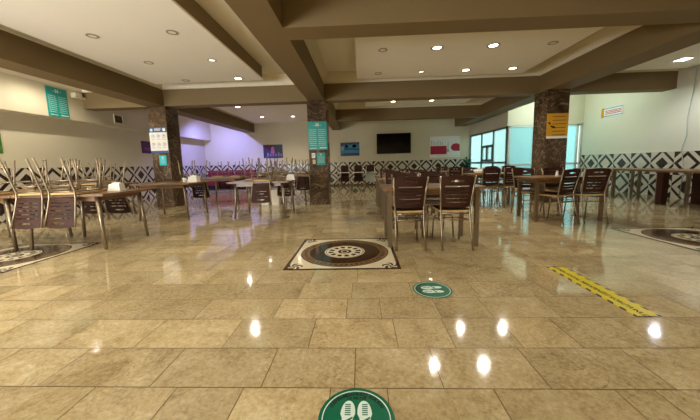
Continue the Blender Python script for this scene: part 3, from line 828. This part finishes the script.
# electrics
t = empty('junction_box', (-7.2, 7.25, 2.93)); tag(t, 'small cream junction box on the bulkhead right of the menu board', 'box')
MB().box(0.001, .12, -.09, .09, -.07, .05, .008).build('body', M_corn, t); MB().tube([(.05, .09, -.03), (.05, .75, -.04)], .03, 8).build('duct', M_corn, t)
t = empty('air_vent', (-7.2, 8.52, 2.53)); tag(t, 'dark square air vent on the bulkhead left of the left column', 'vent')
m = MB(); 
for q in ((-.16, .16, -.13, -.105), (-.16, .16, .105, .13), (-.16, -.135, -.105, .105), (.135, .16, -.105, .105)): m.box(0.001, .02, q[0], q[1], q[2], q[3])
m.build('frame', M_corn, t); MB().box(0.001, .006, -.135, .135, -.105, .105).build('backing', M_md, t)
for k in range(5): MB().box(.007, .016, -.135, .135, -.09 + k * .04, -.078 + k * .04).build('slat', M_beam, t)
o = MB().tube([(XR - .012, 7.06, 2.98), (XR - .012, 7.09, 2.5), (XR - .014, 7.15, 1.9), (XR - .012, 7.13, 1.5), (XR - .02, 7.2, 1.16), (XR - .02, 7.1, .7), (XR - .02, 7.14, .05)], .009, 8).build('wall_cable', M_grey)
tag(o, 'thin grey cable running down the right wall', 'cable')

# ------------------------------------------------------------------ ceiling lights
def spot(loc, energy, col, size=2.6, blend=0.6, rad=0.05):
    l = bpy.data.lights.new('downlight_or_fill', 'SPOT'); l.energy = energy; l.color = col; l.spot_size = size; l.spot_blend = blend; l.shadow_soft_size = rad
    o = bpy.data.objects.new('downlight_or_fill', l); C.objects.link(o); o.location = loc; return o
WARM = (1.0, 0.93, 0.80); COOL = (0.86, 0.90, 1.0); PURPLE = (0.27, 0.28, 1.0)
def lamp(x, y, z, state, label):
    t = empty('ceiling_downlight', (x, y, z)); tag(t, label, 'ceiling light', 'recessed downlights')
    big_ = 1.0 if state in ('off', 'dim') else 1.35
    MB().ring(.055 * big_, .078 * big_, -.008, -.0005, seg=24).build('ring', M_trim, t)
    MB().lathe([(.054 * big_, -.004), (.054 * big_, -.0006)], 20).build('lens', {'on': M_lamp, 'cool': M_lampc, 'dim': M_lampd, 'off': M_off}[state], t)
    if state in ('on', 'cool'): spot((x, y, z - .02), 62, WARM if state == 'on' else COOL)
LZ = 3.0
rows = ('nearest row', 'second row', 'third row')
for k, y in enumerate((4.33, 5.46, 6.6)):
    for x in (-3.90, -2.70):
        st = 'on' if (k == 2 and x > -3) else ('dim' if (k == 1 and x > -3) else 'off')
        lamp(x, y, LZ, st, '%s downlight in the left white ceiling panel, %s, %s' % ({'on': 'bright', 'dim': 'small lit', 'off': 'unlit'}[st], rows[k], 'left' if x < -3 else 'right'))
for j, y in enumerate((5.31, 6.62)):
    for k, x in enumerate((0.43, 1.37, 2.33, 3.33)):
        st = {(0, 1): 'on', (0, 2): 'on', (1, 2): 'on', (1, 3): 'on', (1, 1): 'dim'}.get((j, k), 'off')
        lamp(x, y, LZ, st, '%s downlight in the middle ceiling panel, %s row, %s from the left' % ({'on': 'bright', 'dim': 'faint', 'off': 'unlit'}[st], ('near', 'far')[j], ('first', 'second', 'third', 'fourth')[k]))
lamp(-4.0, 9.6, LZ, 'on', 'bright downlight beyond the left column, leftmost of three')
lamp(-3.92, 11.7, LZ, 'on', 'bright downlight near the back wall, above the purple picture')
lamp(-2.69, 11.8, LZ, 'on', 'bright downlight near the back wall, just left of the middle column')
lamp(1.09, 9.6, LZ, 'on', 'small downlight above the far tables, left one before the television')
lamp(2.33, 9.65, LZ, 'on', 'small downlight above the far tables, right one before the television')
t = empty('ceiling_light_panel', (6.68, 6.45, 3.0)); tag(t, 'square cool white light panel in the right bay ceiling', 'ceiling light')
MB().box(-.11, .11, -.11, .11, -.012, -.0005).build('frame', M_white, t); MB().box(-.095, .095, -.095, .095, -.014, -.012).build('diffuser', M_lampc, t)
spot((6.68, 6.45, 2.97), 90, COOL)
# hidden by the beams: left aisle lamps, purple corner lamp, added right aisle fill
for x, y, st in ((-6.34, 6.14, 'cool'), (-6.34, 3.6, 'cool'), (-6.34, 1.2, 'cool')):  # nearer two are added to brighten the left wall
    spot((x, y, ZC - .05), 80 if y > 5 else 105, (1.0, 0.93, 0.80))
    o = MB().lathe([(.06, -.006), (.06, -.0006)], 18).build('lamp_lens', M_lampc); o.location = (x, y, ZC); o['kind'] = 'structure'
spot((-6.1, 12.0, 3.1), 380, PURPLE, 3.0, 1.0).rotation_euler = (0.4, 0, 0)
lb = bpy.data.lights.new('aisle_fill', 'POINT'); lb.energy = 42; lb.color = (0.80, 1.0, 0.92); lb.shadow_soft_size = 0.09  # added fill with no fitting, brightens the ceiling near the lobby
ob = bpy.data.objects.new('aisle_fill', lb); C.objects.link(ob); ob.location = (6.0, 9.2, 2.75)
# added unseen spots above and behind the viewer that light the near floor
for x, y in ((-3.9, 2.6), (-2.7, 1.5), (-3.9, 0.4), (-2.7, -0.8)):
    spot((x, y, 2.97), 50, WARM)
for x, y in ((0.6, 1.9), (2.6, 1.9), (0.6, -0.4), (2.6, -0.4)):
    spot((x, y, ZC - .05), 46, WARM)

def area(loc, rot, sx, sy, energy, col):
    l = bpy.data.lights.new('ceiling_fill', 'AREA'); l.shape = 'RECTANGLE'; l.size = sx; l.size_y = sy; l.energy = energy; l.color = col
    o = bpy.data.objects.new('ceiling_fill', l); C.objects.link(o); o.location = loc; o.rotation_euler = rot; return o
# added fill behind the viewer on the left, tilted up to brighten the ceiling
area((-5.4, YN + 0.1, 1.3), (PI / 2 + 0.65, 0, -0.12), 3.6, 1.8, 620, (0.90, 0.95, 1.0))

w = bpy.data.worlds.new('sky'); scene.world = w; w.use_nodes = True
nt = w.node_tree; bg = nt.nodes['Background']
bg.inputs['Color'].default_value = (0.84, 0.96, 0.95, 1); bg.inputs['Strength'].default_value = 1.4

# ------------------------------------------------------------------ camera
R3 = [[0.998996, 0.036776, -0.025583], [-0.021064, -0.118397, -0.992743], [-0.039538, 0.992285, -0.117503]]
cam = bpy.data.cameras.new('camera'); co = bpy.data.objects.new('camera', cam); C.objects.link(co)
cam.sensor_width = 36; cam.sensor_fit = 'HORIZONTAL'; cam.lens = 286.9136 / 700 * 36; cam.shift_y = (198.017 - 210) / 700; cam.clip_start = 0.05
rt, dn, fw = Vector(R3[0]), Vector(R3[1]), Vector(R3[2])
m4 = Matrix((rt, -dn, -fw)).transposed().to_4x4(); m4.translation = (0, 0, 1.03)
co.matrix_world = m4
scene.camera = co
scene.view_settings.view_transform = 'Standard'; scene.view_settings.look = 'None'; scene.view_settings.gamma = 1.0
scene.view_settings.use_curve_mapping = False; scene.view_settings.exposure = 0.35
scene.cycles.use_denoising = True
scene.cycles.max_bounces = 8; scene.cycles.diffuse_bounces = 5; scene.cycles.glossy_bounces = 4; scene.cycles.transparent_max_bounces = 8
scene.cycles.sample_clamp_indirect = 6.0
scene.cycles.caustics_reflective = False; scene.cycles.caustics_refractive = False
